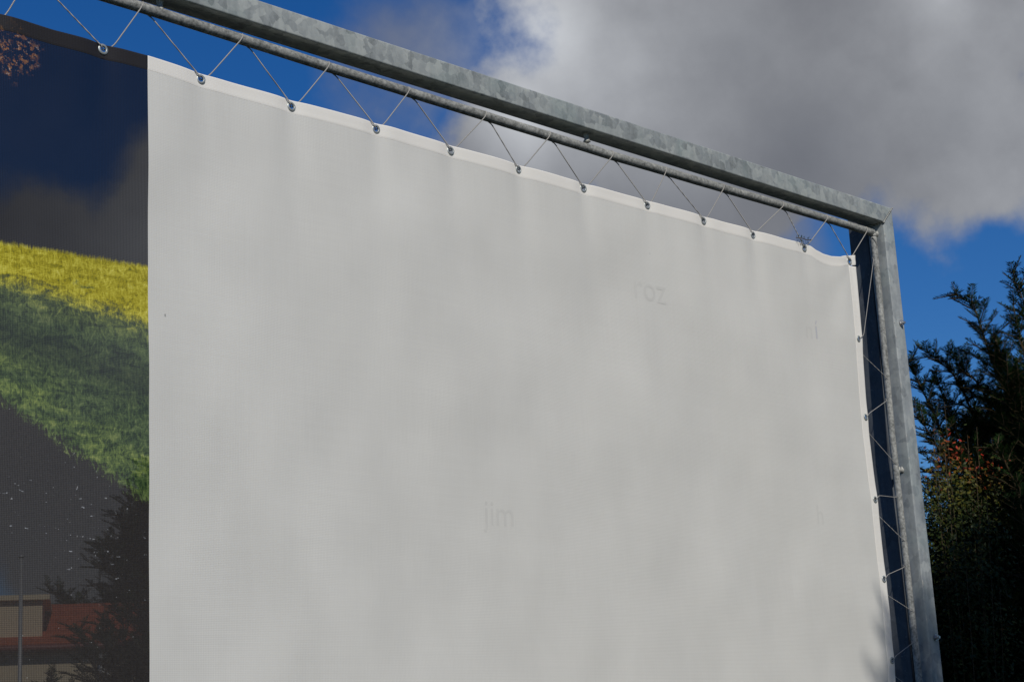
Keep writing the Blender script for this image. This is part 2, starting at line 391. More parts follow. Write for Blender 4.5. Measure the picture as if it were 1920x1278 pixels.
    yel = t.m('MULTIPLY', fy, t.m('SUBTRACT', 1.0, fg))
    t.put(mx.inputs[0], t.m('MULTIPLY', t.m('MULTIPLY', hole, see*4), t.m('MULTIPLY_ADD', yel, -.75, 1.0)))
    t.l.new(t.p.outputs[0], mx.inputs[1]); t.l.new(tr.outputs[0], mx.inputs[2]); t.l.new(mx.outputs[0], t.out.inputs[0])
    return m
M_PRINT = printed('printed_mesh_cloth'); M_PHEM = printed('printed_hem', .05, True)

banner = empty('banner', (-3.1, 0, Z0+ZB), 'large banner laced into the frame, blank white with a dark printed strip at its left', 'banner')
holes = list(zip(GX, GZ)) + SIDE
low = lambda x: ZB
mb = MB(); mb.add(*grid(XP, lambda z: xright(z)-.034, 260, lambda x: ztop(x)-HEM+.006, low, 190)); mb.build('blank_panel', M_WHITE, banner)
mb = MB(); mb.add(*grid(-6.12, XP, 150, lambda x: ztop(x)-HEM+.006, low, 150)); mb.build('printed_panel', M_PRINT, banner)
top = lambda x: ztop(x); hl = lambda x: ztop(x)-HEM
def hem(name, m, x0, x1, nx, f0, f1, nz, off):
    mb = MB(); V, F = grid(x0, x1, nx, f0, f1, nz, off, holes=holes)
    V = [(x, y+(-off*.8 if (i % (nz+1)) == nz and nz < 100 else 0), z) for i, (x, y, z) in enumerate(V)]; mb.add(V, F)
    V2, F2 = grid(x0, x1, nx, f0, f1, nz, -off*.6, holes=holes); mb.add(V2, [q[::-1] for q in F2])
    # rolled outer edge joining the two layers
    n1 = len(V); V = mb.v
    for i in range(nx):
        a = i*(nz+1); b = (i+1)*(nz+1); mb.f.append((a, b, b+n1, a+n1)); mb.mi.append(0)
    for j in range(nz):
        a = nx*(nz+1)+j; mb.f.append((a, a+1, a+1+n1, a+n1)); mb.mi.append(0)
        a = j; mb.f.append((a+1, a, a+n1, a+1+n1)); mb.mi.append(0)
    return mb.build(name, m, banner)
h1 = hem('top_hem', M_HEMW, XP+.0004, lambda z: xright(z), 800, top, hl, 12, -.0008); h1['label'] = 'white welded hem along the top edge'
h2 = hem('top_hem', M_PHEM, -6.12, XP-.0004, 700, top, hl, 12, -.0008); h2['label'] = 'dark printed hem along the top edge'
hem('side_hem', M_HEMW, lambda z: xright(z)-.042, lambda z: xright(z), 12, lambda x: ztop(0)-HEM-.003, low, 640, -.0008)

# eyelets
def eyelet_mesh():
    prof = [(.0078, -.0006), (.0080, -.0024), (.0090, -.0032), (.0106, -.0031), (.0128, -.0024), (.0142, -.0016), (.0144, -.0006),
            (.0144, .0008), (.0128, .0028), (.0098, .0032), (.0082, .0024), (.0078, .0010)]
    n = 28; V = []; F = []; m = len(prof)
    for k in range(n):
        a = 2*math.pi*k/n
        for r, y in prof: V.append((r*math.cos(a), y, r*math.sin(a)))
    F = [(k*m+i, ((k+1) % n)*m+i, ((k+1) % n)*m+(i+1) % m, k*m+(i+1) % m) for k in range(n) for i in range(m)]
    me = bpy.data.meshes.new('eyelet'); me.from_pydata(V, [], F); me.materials.append(M_EYE); me.shade_smooth(); return me
EM = eyelet_mesh(); rnd = random.Random(5)
for k, (x, z) in enumerate(list(zip(GX, GZ))+SIDE):
    o = bpy.data.objects.new('eyelet', EM); COL.objects.link(o); o.parent = banner
    o.matrix_parent_inverse = Matrix.Translation(-Vector(banner.location))
    o.location = (x, disp(x, z)-.001, z+Z0); o.rotation_euler = (rnd.uniform(-.12, .12), rnd.uniform(0, 6), rnd.uniform(-.15, .15))
    s = .88 if k >= len(GX) else rnd.uniform(.95, 1.03); o.scale = (s, 1, s)

# faint lettering that shows through the blank panel
mF, t = mat('faint_ink'); t.put(t.p.inputs['Base Color'], t.mix(t.noise(t.pos, 14, 3), (.572, .567, .533), (.628, .620, .584))); t.p.inputs['Roughness'].default_value = .7
mF2, t = mat('faint_blue_ink'); t.put(t.p.inputs['Base Color'], t.mix(t.noise(t.pos, 20, 3), (.43, .44, .48), (.60, .595, .58))); t.p.inputs['Roughness'].default_value = .7
def lettering(txt, x, z, size, m):
    cu = bpy.data.curves.new('lettering', 'FONT'); cu.body = txt; cu.size = size; cu.resolution_u = 4
    ob = bpy.data.objects.new('lettering_source', cu); COL.objects.link(ob)
    dg = bpy.context.evaluated_depsgraph_get(); me = bpy.data.meshes.new_from_object(ob.evaluated_get(dg))
    bpy.data.objects.remove(ob)
    for v in me.vertices:
        px, pz = x+v.co.x, z+v.co.y; v.co = (px, disp(px, pz)-.0004, pz+Z0)
    return link('lettering', me, m, banner, False)
lettering('roz', -1.305, -.335, .125, mF)
lettering('\u00ed', -.287, -.335, .105, mF2)
lettering('n', -.345, -.338, .10, mF)
lettering('jim', -2.035, -1.118, .105, mF)
lettering('h', -.388, -1.02, .095, mF)

# ------------------------------------------------------------ steel frame
frame = empty('billboard_frame', (.22, 0, 0), 'galvanised square steel tube frame that the banner is laced into', 'frame')
LEAN = .0098
def px0(z): return .191 - LEAN*(z)                # inner left face of the post, z relative to the eyelet row
ZT, ZU, YF, YB, TH = .256, .187, -.039, .039, .072
def prism(name, P4, m, parent, bev=.005):
    """box from two quads"""
    mb = MB(); mb.add(P4, [(0,3,2,1),(4,5,6,7),(0,1,5,4),(1,2,6,5),(2,3,7,6),(3,0,4,7)])
    return mb.build(name, m, parent, True, bev)
XE = px0(ZT)+TH; XI = px0(ZU)
def finish(o):
    m = o.modifiers.new('n', 'WEIGHTED_NORMAL'); m.keep_sharp = False
    return o
XL_ = -6.52
beam = prism('top_beam', [(XL_+TH, YF, ZU+Z0), (XI, YF, ZU+Z0), (XI, YB, ZU+Z0), (XL_+TH, YB, ZU+Z0), (XL_, YF, ZT+Z0), (XE, YF, ZT+Z0), (XE, YB, ZT+Z0), (XL_, YB, ZT+Z0)], M_GALV, frame)
M_POST = galvanised('smooth_galvanised_steel', (.285, .31, .32), .6, 30)
def post(xo_t, xi_t, xo_b, xi_b):
    g = .0015
    a, b = (xi_t, xo_t) if xi_t < xo_t else (xo_t, xi_t)
    P = [(min(xi_b, xo_b), YF+g, 0), (max(xi_b, xo_b), YF+g, 0), (max(xi_b, xo_b), YB-g, 0), (min(xi_b, xo_b), YB-g, 0)]
    zl, zr = (ZU, ZT) if xi_t < xo_t else (ZT, ZU)
    P += [(a, YF+g, zl+Z0-g), (b, YF+g, zr+Z0-g), (b, YB-g, zr+Z0-g), (a, YB-g, zl+Z0-g)]
    return prism('post', P, M_POST, frame)
post(XE, XI, px0(-Z0)+TH, px0(-Z0))
post(XL_, XL_+TH, XL_, XL_+TH)
prism('bottom_beam', [(XL_+TH+.002, YF, .42), (px0(.42-Z0)-.002, YF, .42), (px0(.42-Z0)-.002, YB, .42), (XL_+TH+.002, YB, .42), (XL_+TH+.002, YF, .49), (px0(.49-Z0)-.002, YF, .49), (px0(.49-Z0)-.002, YB, .49), (XL_+TH+.002, YB, .49)], M_GALV, frame)
# rear post bolted behind the front one (only its inner side shows)
def rear(xa, xb):
    y0, y1 = YB+.004, .129
    P = [(xa, y0, 0), (xb, y0, 0), (xb, y1, 0), (xa, y1, 0), (xa, y0, .254+Z0), (xb, y0, .254+Z0), (xb, y1, .254+Z0), (xa, y1, .254+Z0)]
    prism('rear_post', P, galvanised('shade_darkened_zinc', (.20, .225, .25), .6, 22, .55, .35) if rear.m is None else rear.m, frame, .004)
rear.m = galvanised('shade_darkened_zinc', (.08, .09, .105), .5, 22, .6, .05)  # same zinc, base colour darkened to deepen the rear post's shade
rear(.1965, .262); rear(XL_, XL_+.062)
# corner weld and base plates
mb = MB(); rn = random.Random(2)
n = 14
for k in range(n+1):
    f = k/n; mb.blob((XI+(XE-XI)*f+.001, YF-.0005, ZU+Z0+(ZT-ZU)*f), (.0035, .0022, .0035), k, .3, n=6)
for k in range(8): mb.blob((XI-.001, YF+(YB-YF)*k/7, ZU+Z0-.002), (.004, .006, .004), k+30, .3, n=6)
mb.build('mitre_weld', M_WELD, frame)
for xx_ in (px0(-Z0)+TH/2, XL_+TH/2):
    mb = MB(); mb.box((xx_-.11, -.12, .0), (xx_+.11, .16, .014)); mb.build('base_plate', M_GALV, frame, True, .003)
# zinc drips on the inner front edge of the post
rn = random.Random(9)
for k in range(15):
    z = ZU-.05-k*.15+rn.uniform(-.05, .05); mb = MB(); mb.blob((px0(z)+.0035, YF+.0035, z+Z0), (.0026, .0026, rn.uniform(.006, .018)), k, .3, n=6)
    mb.build('zinc_drip', M_WELD, frame)
# bolts
def bolt(x, z):
    mb = MB(); c = (x, YF, z+Z0)
    def hexa(r, y0, y1, n=6, rot=.3):
        V = [(x+r*math.cos(rot+2*math.pi*i/n), y, z+Z0+r*math.sin(rot+2*math.pi*i/n)) for y in (y0, y1) for i in range(n)]
        mb.add(V, [tuple(range(n))]+[tuple(range(n, 2*n))[::-1]]+[(i, n+i, n+(i+1) % n, (i+1) % n) for i in range(n)])
    hexa(.0125, YF-.0005, YF-.0025, 20); hexa(.0098, YF-.0025, YF-.0105); hexa(.0052, YF-.0105, YF-.018, 12)
    mb.build('bolt', M_BOLT, frame, False)
bolt(px0(-.22)+TH-.026, -.213); bolt(px0(-1.45)+TH-.026, -1.413); bolt(px0(-2.6)+TH-.026, -2.6)

# round rail under the beam and beside the post
def wobble(pts, s, a=.0006):
    return [Vector(p)+Vector((mnoise.noise(Vector(p)*6+Vector((s, 0, 0))), mnoise.noise(Vector(p)*6+Vector((0, s, 0))), mnoise.noise(Vector(p)*6+Vector((0, 0, s)))))*a for p in pts]
RP = .0148; RZ = .1455
xs = np.linspace(-6.42, .158, 200)
zc = np.interp(xs, [-6.4, -3.19, -2.57, -1.36, -.14, .16], [.146, .150, .143, .137, .147, .147])
mb = MB(); pts = wobble([(x, 0, z+Z0) for x, z in zip(xs, zc)], 1); rr = [RP*(1+.03*mnoise.noise(Vector((x*40, 0, 0)))) for x in xs]
pts += [Vector((.166, 0, .147+Z0)), Vector((.1715, 0, .147+Z0))]; rr += [RP*.9, RP*.5]
mb.tube(pts, rr, 20); mb.build('top_rail', M_PIPE, frame)
sz = np.linspace(.135, -2.9, 120)
sxs = np.interp(-sz, [-.135, 0, .117, .66, 1.067, 1.573, 3], [.1655, .166, .166, .157, .164, .172, .176])
RS = .0128
mb = MB(); mb.tube(wobble([(x, 0, z+Z0) for x, z in zip(sxs, sz)], 2), [RS*(1+.03*mnoise.noise(Vector((z*30, 3, 0)))) for z in sz], 18)
o = mb.build('side_rail', M_PIPE, frame)
mb = MB(); mb.blob((.165, 0, .137+Z0), (.016, .016, .008), 3, .2, n=10); mb.build('rail_weld', M_WELD, frame)
def stub(p, q, rails, seed):
    mb = MB(); p = Vector(p); q = Vector(q); d = (q-p)
    mb.tube([p, p+d*.12, p+d*.3, p+d*.6, p+d*.85, q], [.0125, .0095, .008, .0078, .0095, .0125], 12)
    mb.blob(p+d*.08, (.012, .012, .007) if abs(d.z) > abs(d.x) else (.007, .012, .012), seed, .35); mb.blob(p+d*.97, (.011, .011, .005) if abs(d.z) > abs(d.x) else (.005, .011, .011), seed+2, .35)
    mb.build('stub', M_WELD, frame)
for k, x in enumerate((-5.1, -3.135, -1.487)): stub((x, 0, .159+Z0), (x, 0, ZU+Z0+.001), 0, k)
stub((.160+.004, 0, .147+Z0), (px0(.147)+.001, 0, .147+Z0), 0, 7)
for k, z in enumerate((-.785, -2.0)): stub((.160+.010, 0, z+Z0), (px0(z)+.001, 0, z+Z0), 0, 9+k)

# ------------------------------------------------------------ lacing cords
def smooth_path(P, it=2):
    P = [Vector(p) for p in P]
    for _ in range(it):
        Q = [P[0]]
        for a, b in zip(P[:-1], P[1:]):
            L = (b-a).length
            if L > .03: e = .008/L; Q += [a+(b-a)*min(e, .25), b-(b-a)*min(e, .25)]
            else: Q += [a*.75+b*.25, a*.25+b*.75]
        P = Q+[P[-1]]
    return P
RC = .0018
Tx = [-6.0,-5.7,-5.4,-5.1,-4.8,-4.5,-4.2,-3.9,-3.515,-3.197,-2.880,-2.579,-2.276,-1.960,-1.676,-1.376,-1.103,-.788,-.436,-.159,.107]
def rz(x): return float(np.interp(x, xs, zc))
P = []
NG = len(GX)
for k in range(NG-1, -1, -1):
    gx, gz = GX[k], GZ[k]; tk = Tx[k] if len(Tx) == NG else None
    ux = (Tx[k-1] if k else GX[0]-.24)+.040          # where the cord leaves the rail below, towards this eyelet
    tk = Tx[k]; zr = rz(tk); R = RP+RC*.7
    # over the front of the rail, down behind the hem, out through the eyelet
    P += [(tk+.012, R*.5, zr+R*.9+Z0), (tk+.006, -R*.35, zr+R*.95+Z0), (tk+.001, -R*.98, zr+R*.25+Z0), (tk-.004, -R*.9, zr-R*.5+Z0)]
    hx = gx+.032 if k < NG-1 else gx+.034; e = disp(gx, gz); eh = disp(hx, 0)
    P += [(hx, eh+.005, ztop(hx)+Z0+.004), (gx+.010, e+.008, gz+.004+Z0), (gx+.001, e+.004, gz+Z0), (gx-.003, e-.003, gz+.003+Z0), (gx-.009, e-.0060, gz+.008+Z0), (gx-.016, e-.0062, ztop(gx)+Z0-.002)]
    zr = rz(ux)
    P += [(ux+.002, .006, zr-R*1.02+Z0), (ux-.006, R*.8, zr-R*.55+Z0), (ux-.014, R, zr+R*.15+Z0), (ux-.024, R*.75, zr+R*.75+Z0)]
mb = MB(); mb.tube(smooth_path(P), RC, 6); tag(mb.build('lacing_cord', M_CORD), 'thin grey cord zigzagging between the top rail and the eyelets along the top hem', 'cord', 'lacing cords')
P = []
def sx(z): return float(np.interp(-z, -sz, sxs))
R = RS+RC*.7
WL = [.040, -.521, -.892, -1.152, -1.430, -1.73, -2.03, -2.33, -2.63]     # heights where the cord leaves the rail on its left side
WR = [None, -.455, -.785, -1.075, -1.335, -1.64, -1.94, -2.24, -2.54]
P += [(.150, -.006, .128+Z0), (.162, -.018, .10+Z0), (.175, -.006, .07+Z0), (.17, .012, .055+Z0)]
for k, (gx, gz) in enumerate(SIDE):
    if WR[k] is not None:
        zr = WR[k]; x = sx(zr); he = xright(zr+.09)
        P += [(x-R*.9, -R*.55, zr+.022+Z0), (x, -R, zr+.012+Z0), (x+R*.9, -R*.3, zr+.002+Z0), (x+R*.7, R*.7, zr-.004+Z0), (x-R*.7, R*.7, zr-.002+Z0), (x-R, -R*.2, zr+.006+Z0), (x, -R*1.1, zr+.004+Z0), (x+R, -R*.2, zr-.008+Z0), (x+R*.6, R*.8, zr-.018+Z0)]
    z = WL[k]; x = sx(z)
    P += [(x-R*.6, R*.8, z+.01+Z0), (x-R*1.05, -R*.1, z+Z0)]
    e = xright(gz); q = disp(gx, gz)
    P += [(e+.004, q-.006, gz+.016+Z0), (gx+.008, q-.0065, gz+.006+Z0), (gx+.002, q-.004, gz+Z0), (gx, q+.005, gz-.002+Z0), (gx+.012, q+.007, gz-.02+Z0), (e+.003, q+.008, gz-.055+Z0)]
mb = MB(); mb.tube(smooth_path(P), RC*.68, 6); tag(mb.build('lacing_cord', M_CORD), 'thin dark cord zigzagging between the vertical side rail and the eyelets of the side hem', 'cord', 'lacing cords')

# ------------------------------------------------------------ yews
def needle_mat():
    m, t = mat('yew_needles')
    a = t.new('ShaderNodeAttribute'); a.attribute_name = 'tone'
    f = t.m('ADD', t.m('MULTIPLY', a.outputs['Fac'], .75), t.m('MULTIPLY', t.noise(t.pos, 3.5, 3), .35))
    t.put(t.p.inputs['Base Color'], t.ramp(f, [(.15, (.004, .012, .006)), (.55, (.012, .032, .011)), (.82, (.035, .062, .014)), (1, (.10, .11, .02))]))
    t.p.inputs['Roughness'].default_value = .5; t.p.inputs['Specular IOR Level'].default_value = .10
    return m
M_NEED = needle_mat()
M_BARK = simple('yew_bark', (.075, .042, .026), .9, 0, .5, 40)
M_TWIG = simple('yew_twig', (.075, .05, .022), .8, 0, .4, 60)

class Foliage:
    def __init__(s): s.V = []; s.T = []; s.n = 0
    def needles(s, pts, rng, ln=.030, step=.0048, w=.0020, tone=.5, side=None):
        """two combed rows of flat needles along a shoot"""
        pts = np.array([tuple(p) for p in pts]); seg = np.diff(pts, axis=0); L = np.linalg.norm(seg, axis=1); tot = L.sum()
        n = max(4, int(tot/step)); d = (np.arange(n)+rng.random(n)*.6)/n*tot; cum = np.concatenate([[0], np.cumsum(L)])
        k = np.clip(np.searchsorted(cum, d)-1, 0, len(L)-1); f = (d-cum[k])/L[k]
        P = pts[k]+seg[k]*f[:, None]; T = seg[k]/L[k][:, None]
        if side is None:
            side = np.cross(T, [0, 0, 1.0]); side += 1e-4
        else: side = np.tile(side, (n, 1))
        side /= np.linalg.norm(side, axis=1)[:, None]; N = np.cross(side, T)
        out = []
        for sg in (1, -1):
            fr = d/tot; tip = np.clip((1-fr)*6, .35, 1)[:, None]*np.clip(.55+fr*4, 0, 1)[:, None]
            l = ln*(.8+.4*rng.random((n, 1)))*tip
            ang = .42+.25*rng.random((n, 1))+.5*(fr[:, None]**6)
            lift = .12+.5*rng.random((n, 1))
            dirv = side*sg*np.cos(ang)+T*np.sin(ang)+N*lift*.8; dirv /= np.linalg.norm(dirv, axis=1)[:, None]
            wv = np.cross(dirv, N); wv /= np.linalg.norm(wv, axis=1)[:, None]
            a = P; b = P+dirv*l*.5+wv*w; c = P+dirv*l+N*(-.08*l); e = P+dirv*l*.5-wv*w
            out.append(np.stack([a, b, c, e], 1))
        Q = np.concatenate(out); s.V.append(Q.reshape(-1, 3)); s.T.append(np.repeat(np.clip(tone+rng.normal(0, .12, len(Q)), 0, 1), 4))
    def mesh(s, name):
        V = np.concatenate(s.V).astype(np.float32); T = np.concatenate(s.T).astype(np.float32); n = len(V)//4
        me = bpy.data.meshes.new(name); me.vertices.add(len(V)); me.vertices.foreach_set('co', V.ravel())
        me.loops.add(4*n); me.loops.foreach_set('vertex_index', np.arange(4*n, dtype=np.int32))
        me.polygons.add(n); me.polygons.foreach_set('loop_start', np.arange(0, 4*n, 4, dtype=np.int32))
        at = me.attributes.new('tone', 'FLOAT', 'POINT'); at.data.foreach_set('value', T)
        me.update(calc_edges=True); me.validate(); return me

def curve3(p0, d0, L, n, rng, up=0, droop=0, jit=.1):
    P = [Vector(p0)]; d = Vector(d0).normalized()
    for i in range(n):
        d = (d+Vector((rng.normal(0, jit), rng.normal(0, jit), rng.normal(0, jit)+up-droop*i/n))).normalized()
        P.append(P[-1]+d*(L/n))
    return P
def shoot(F, WD, p0, d0, L, rng, tone, level=1):
    """a leafy spray: stem, side shoots in a flattish fan, needles on all"""
    n = max(3, int(L/.03)); P = curve3(p0, d0, L, n, rng, up=.03, droop=.10, jit=.06)
    WD.tube(P, [max(.0011, .0028*(1-i/(n+1))*(1.3 if level else .8)) for i in range(n+1)], 4, False)
    F.needles(P, rng, tone=tone)
    if level > 0:
        up = Vector((0, 0, 1))
        m = max(2, int(L/.05))
        for k in range(m):
            f = .15+.8*k/m; q = P[int(f*n)]; T = (P[min(n, int(f*n)+1)]-q).normalized(); S = T.cross(up)
            if S.length < .2: S = Vector((1, 0, 0))
            S.normalize(); sg = 1 if k % 2 else -1
            dd = (T*rng.uniform(.6, 1)+S*sg*rng.uniform(.7, 1.1)+up*rng.uniform(-.1, .25))
            shoot(F, WD, q, dd, L*(1-f*.6)*rng.uniform(.38, .62), rng, tone+rng.uniform(-.05, .1), level-1)
def leader(F, WD, pts, rng, r0=.012, tone=.5, dens=1.0, start=.25, size=1.0):
    """a long ascending branch with leafy sprays all along"""
    pts = [Vector(p) for p in pts]; WD.tube(pts, [max(.0018, r0*(1-i/len(pts))**.8) for i in range(len(pts))], 6, False)
    cum = [0]
    for a, b in zip(pts[:-1], pts[1:]): cum.append(cum[-1]+(b-a).length)
    L = cum[-1]; n = max(4, int(L/.042*dens)); up = Vector((0, 0, 1)); ph = rng.uniform(0, 6)
    for k in range(n):
        s = (start+(1-start)*(k+rng.uniform(0, .7))/n)*L; i = max(0, min(len(pts)-2, int(np.searchsorted(cum, s))-1))
        q = pts[i].lerp(pts[i+1], (s-cum[i])/max(1e-6, cum[i+1]-cum[i])); T = (pts[i+1]-pts[i]).normalized()
        a = ph+k*2.399; S = T.cross(up if abs(T.z) < .95 else Vector((1, 0, 0))).normalized(); B = T.cross(S)
        f = s/L
        d = T*rng.uniform(.5, .9)+(S*math.cos(a)+B*math.sin(a))*rng.uniform(.7, 1.1)+up*.15
        shoot(F, WD, q, d, size*(.30*(1-f)**.7+.07)*rng.uniform(.75, 1.25), rng, tone+.15*f, 1)
    # leafy tip
    F.needles(pts[-max(3, len(pts)//3):], rng, tone=tone+.25)
def yew_meshes(seed, H, Rx, nlead, extra=None, dens=1.0):
    """yew with its base at the origin, height H"""
    rng = np.random.default_rng(seed); F = Foliage(); WD = MB(); TR = MB()
    for k in range(5):
        a = k*1.26+rng.uniform(0, .5); tip = Vector((math.cos(a)*Rx*.3, math.sin(a)*Rx*.3, H*rng.uniform(.6, .85)))
        b = Vector((math.cos(a)*.1, math.sin(a)*.1, -.02)); c = b.lerp(tip, .5)+Vector((rng.normal(0, .06), rng.normal(0, .06), 0))
        P = [((1-u)**2)*b+2*u*(1-u)*c+u*u*tip for u in np.linspace(0, 1, 14).tolist()]
        TR.tube(P, [.055*(1-u*.85) for u in np.linspace(0, 1, 14).tolist()], 8)
    for k in range(nlead):
        a = k*2.399+rng.uniform(-.3, .3); zf = (k+.5)/nlead; zf = zf**.9
        z0 = .12*H+zf*H*.66; rad = Rx*(1.0-.85*max(0, (zf-.35)/.65)**1.3)*rng.uniform(.75, 1.12)
        b = Vector((math.cos(a)*Rx*.15, math.sin(a)*Rx*.15, z0)); zt = z0+rad*rng.uniform(.35, .75)+.18*H*zf**2
        tip = Vector((math.cos(a+.2)*rad, math.sin(a+.2)*rad, min(zt, H)))
        c = b.lerp(tip, .6)+Vector((0, 0, -.12*rad)); n = 14
        P = [((1-u)**2)*b+2*u*(1-u)*c+u*u*tip+Vector((rng.normal(0, .006), rng.normal(0, .006), rng.normal(0, .006))) for u in np.linspace(0, 1, n).tolist()]
        leader(F, WD, P, rng, .014, rng.uniform(.25, .5), dens, .3, 1.15)
    for pts in (extra or []):
        leader(F, WD, pts, rng, .010, .5, 1.15, .28, .95)
    return F.mesh('crown'), WD.mesh('branches'), TR.mesh('trunk')
def yew(meshes, loc, rot, scale, label, group):
    t_ = empty('yew_tree', loc, label, 'tree', group); t_.rotation_euler = (0, 0, rot); t_.scale = (scale,)*3
    for nm, me, m in (('crown', meshes[0], M_NEED), ('branches', meshes[1], M_TWIG), ('trunk', meshes[2], M_BARK)):
        if not me.materials: me.materials.append(m)
        o = bpy.data.objects.new(nm, me); COL.objects.link(o); o.parent = t_
    return t_
def ray_at(px, py, dist):
    d = _f+_r*(px-960)/FPX-_u*(py-639)/FPX; d = d/np.linalg.norm(d[:2]); return Vector(CAM+d*dist)
# the main yew stands just beyond the right post
YB_ = ray_at(1960, 1278, 8.7); YB_.z = 0
def spline(P, n=22):
    P = [P[0]*2-P[1]]+P+[P[-1]*2-P[-2]]; out = []
    m = len(P)-3
    for k in range(n):
        u = k/(n-1)*m; i = min(int(u), m-1); u -= i; a, b, c, d = P[i:i+4]
        out.append(.5*((2*b)+(c-a)*u+(2*a-5*b+4*c-d)*u*u+(3*b-a-3*c+d)*u**3))
    return out
LEAD = [ # boughs of the main yew, measured from the photograph, each at its own distance
    [(1960,1150,8.7),(1935,900,8.5),(1900,770,8.35),(1862,680,8.25),(1843,625,8.2),(1822,572,8.2),(1782,549,8.15)],
    [(1960,1150,8.8),(1890,900,8.7),(1830,790,8.6),(1800,720,8.5),(1765,680,8.4),(1722,651,8.35)],
    [(1930,1150,8.6),(1840,930,8.7),(1780,840,8.6),(1748,770,8.5),(1722,715,8.45),(1704,672,8.4)],
    [(1990,1150,8.9),(1980,850,8.8),(1960,700,8.7),(1930,600,8.6),(1898,505,8.5)],
    [(1980,1150,8.5),(1950,820,8.4),(1925,680,8.3),(1905,600,8.3),(1900,568,8.3)],
    [(1960,1150,8.8),(1900,920,8.7),(1870,800,8.6),(1835,720,8.5),(1800,690,8.4),(1790,664,8.4)],
    [(1950,1200,8.4),(1880,980,8.4),(1820,860,8.5),(1790,800,8.5),(1770,745,8.5),(1745,700,8.5)],
    [(1990,1100,8.4),(1945,850,8.3),(1900,720,8.3),(1870,650,8.2),(1868,632,8.2)],
    [(1990,1100,8.9),(1950,820,8.9),(1905,740,8.9),(1885,690,8.9),(1850,650,8.8)],
    [(1960,1200,8.6),(1860,1000,8.5),(1800,920,8.5),(1770,860,8.4),(1735,800,8.3),(1712,770,8.3)],
    [(2010,1150,8.7),(1990,850,8.6),(1960,760,8.5),(1925,720,8.4),(1890,705,8.3)],
    [(2000,1250,8.4),(1900,1080,8.3),(1840,1000,8.2),(1800,930,8.2)],
    [(1990,1250,8.2),(1930,1020,8.1),(1900,900,8.1),(1860,830,8.1)],
]
ex = [spline([ray_at(*q)-YB_ for q in L]) for L in LEAD]
ME1 = yew_meshes(11, 2.9, 1.15, 110, ex, 1.4)
yew(ME1, YB_, 0, 1.0, 'dark green yew rising just beyond the right post, its boughs against the blue sky', 'yews around the frame')
ME2 = yew_meshes(23, 3.0, 1.05, 80, None, .9)
b2 = ray_at(350, 1278, 8.2); b2.z = 0
yew(ME2, b2, .6, .88, 'low yew close behind the printed strip, its tips crossing the red roof', 'yews around the frame')
b3 = ray_at(330, 1278, 37.0); b3.z = 0
yew(ME2, b3, 2.4, 2.75, 'tall dark evergreen rising behind the roof of the house, seen through the printed mesh', 'evergreens further off')
b4 = ray_at(2020, 1278, 11.0); b4.z = 0
yew(ME2, b4, 4.0, 1.30, 'dark yew further back, filling the gaps behind the big yew at the right', 'yews around the frame')
# tree in front, right of the camera: only its shadow reaches the post and the banner's corner
TIP = Vector((1.64, 0, -.75+Z0))+sdir*8.0
yew(ME2, (TIP.x, TIP.y, 0), 2.1, TIP.z/3.0, 'yew standing in front of the frame, shading the foot of the right post', 'yews around the frame')

# spray of yew needles caught in the lacing
rng = np.random.default_rng(4); F = Foliage(); WD = MB()
tw = empty('yew_twig', (-.30, -.004, ztop(-.3)+Z0), 'small dark sprig of yew needles caught in the cord above the last eyelet but one', 'twig')
P = [Vector((-.365, -.006, Z0+.032)), Vector((-.33, -.008, Z0+.036)), Vector((-.30, -.008, Z0+.034)), Vector((-.27, -.007, Z0+.040))]
F.needles(P, rng, ln=.022, step=.010, w=.0018, tone=.3, side=np.array([.15, .1, 1.0])); WD.tube(P, .0016, 5)
WD.build('stem', M_TWIG, tw); link('needles', F.mesh('needles'), M_NEED, tw, False)

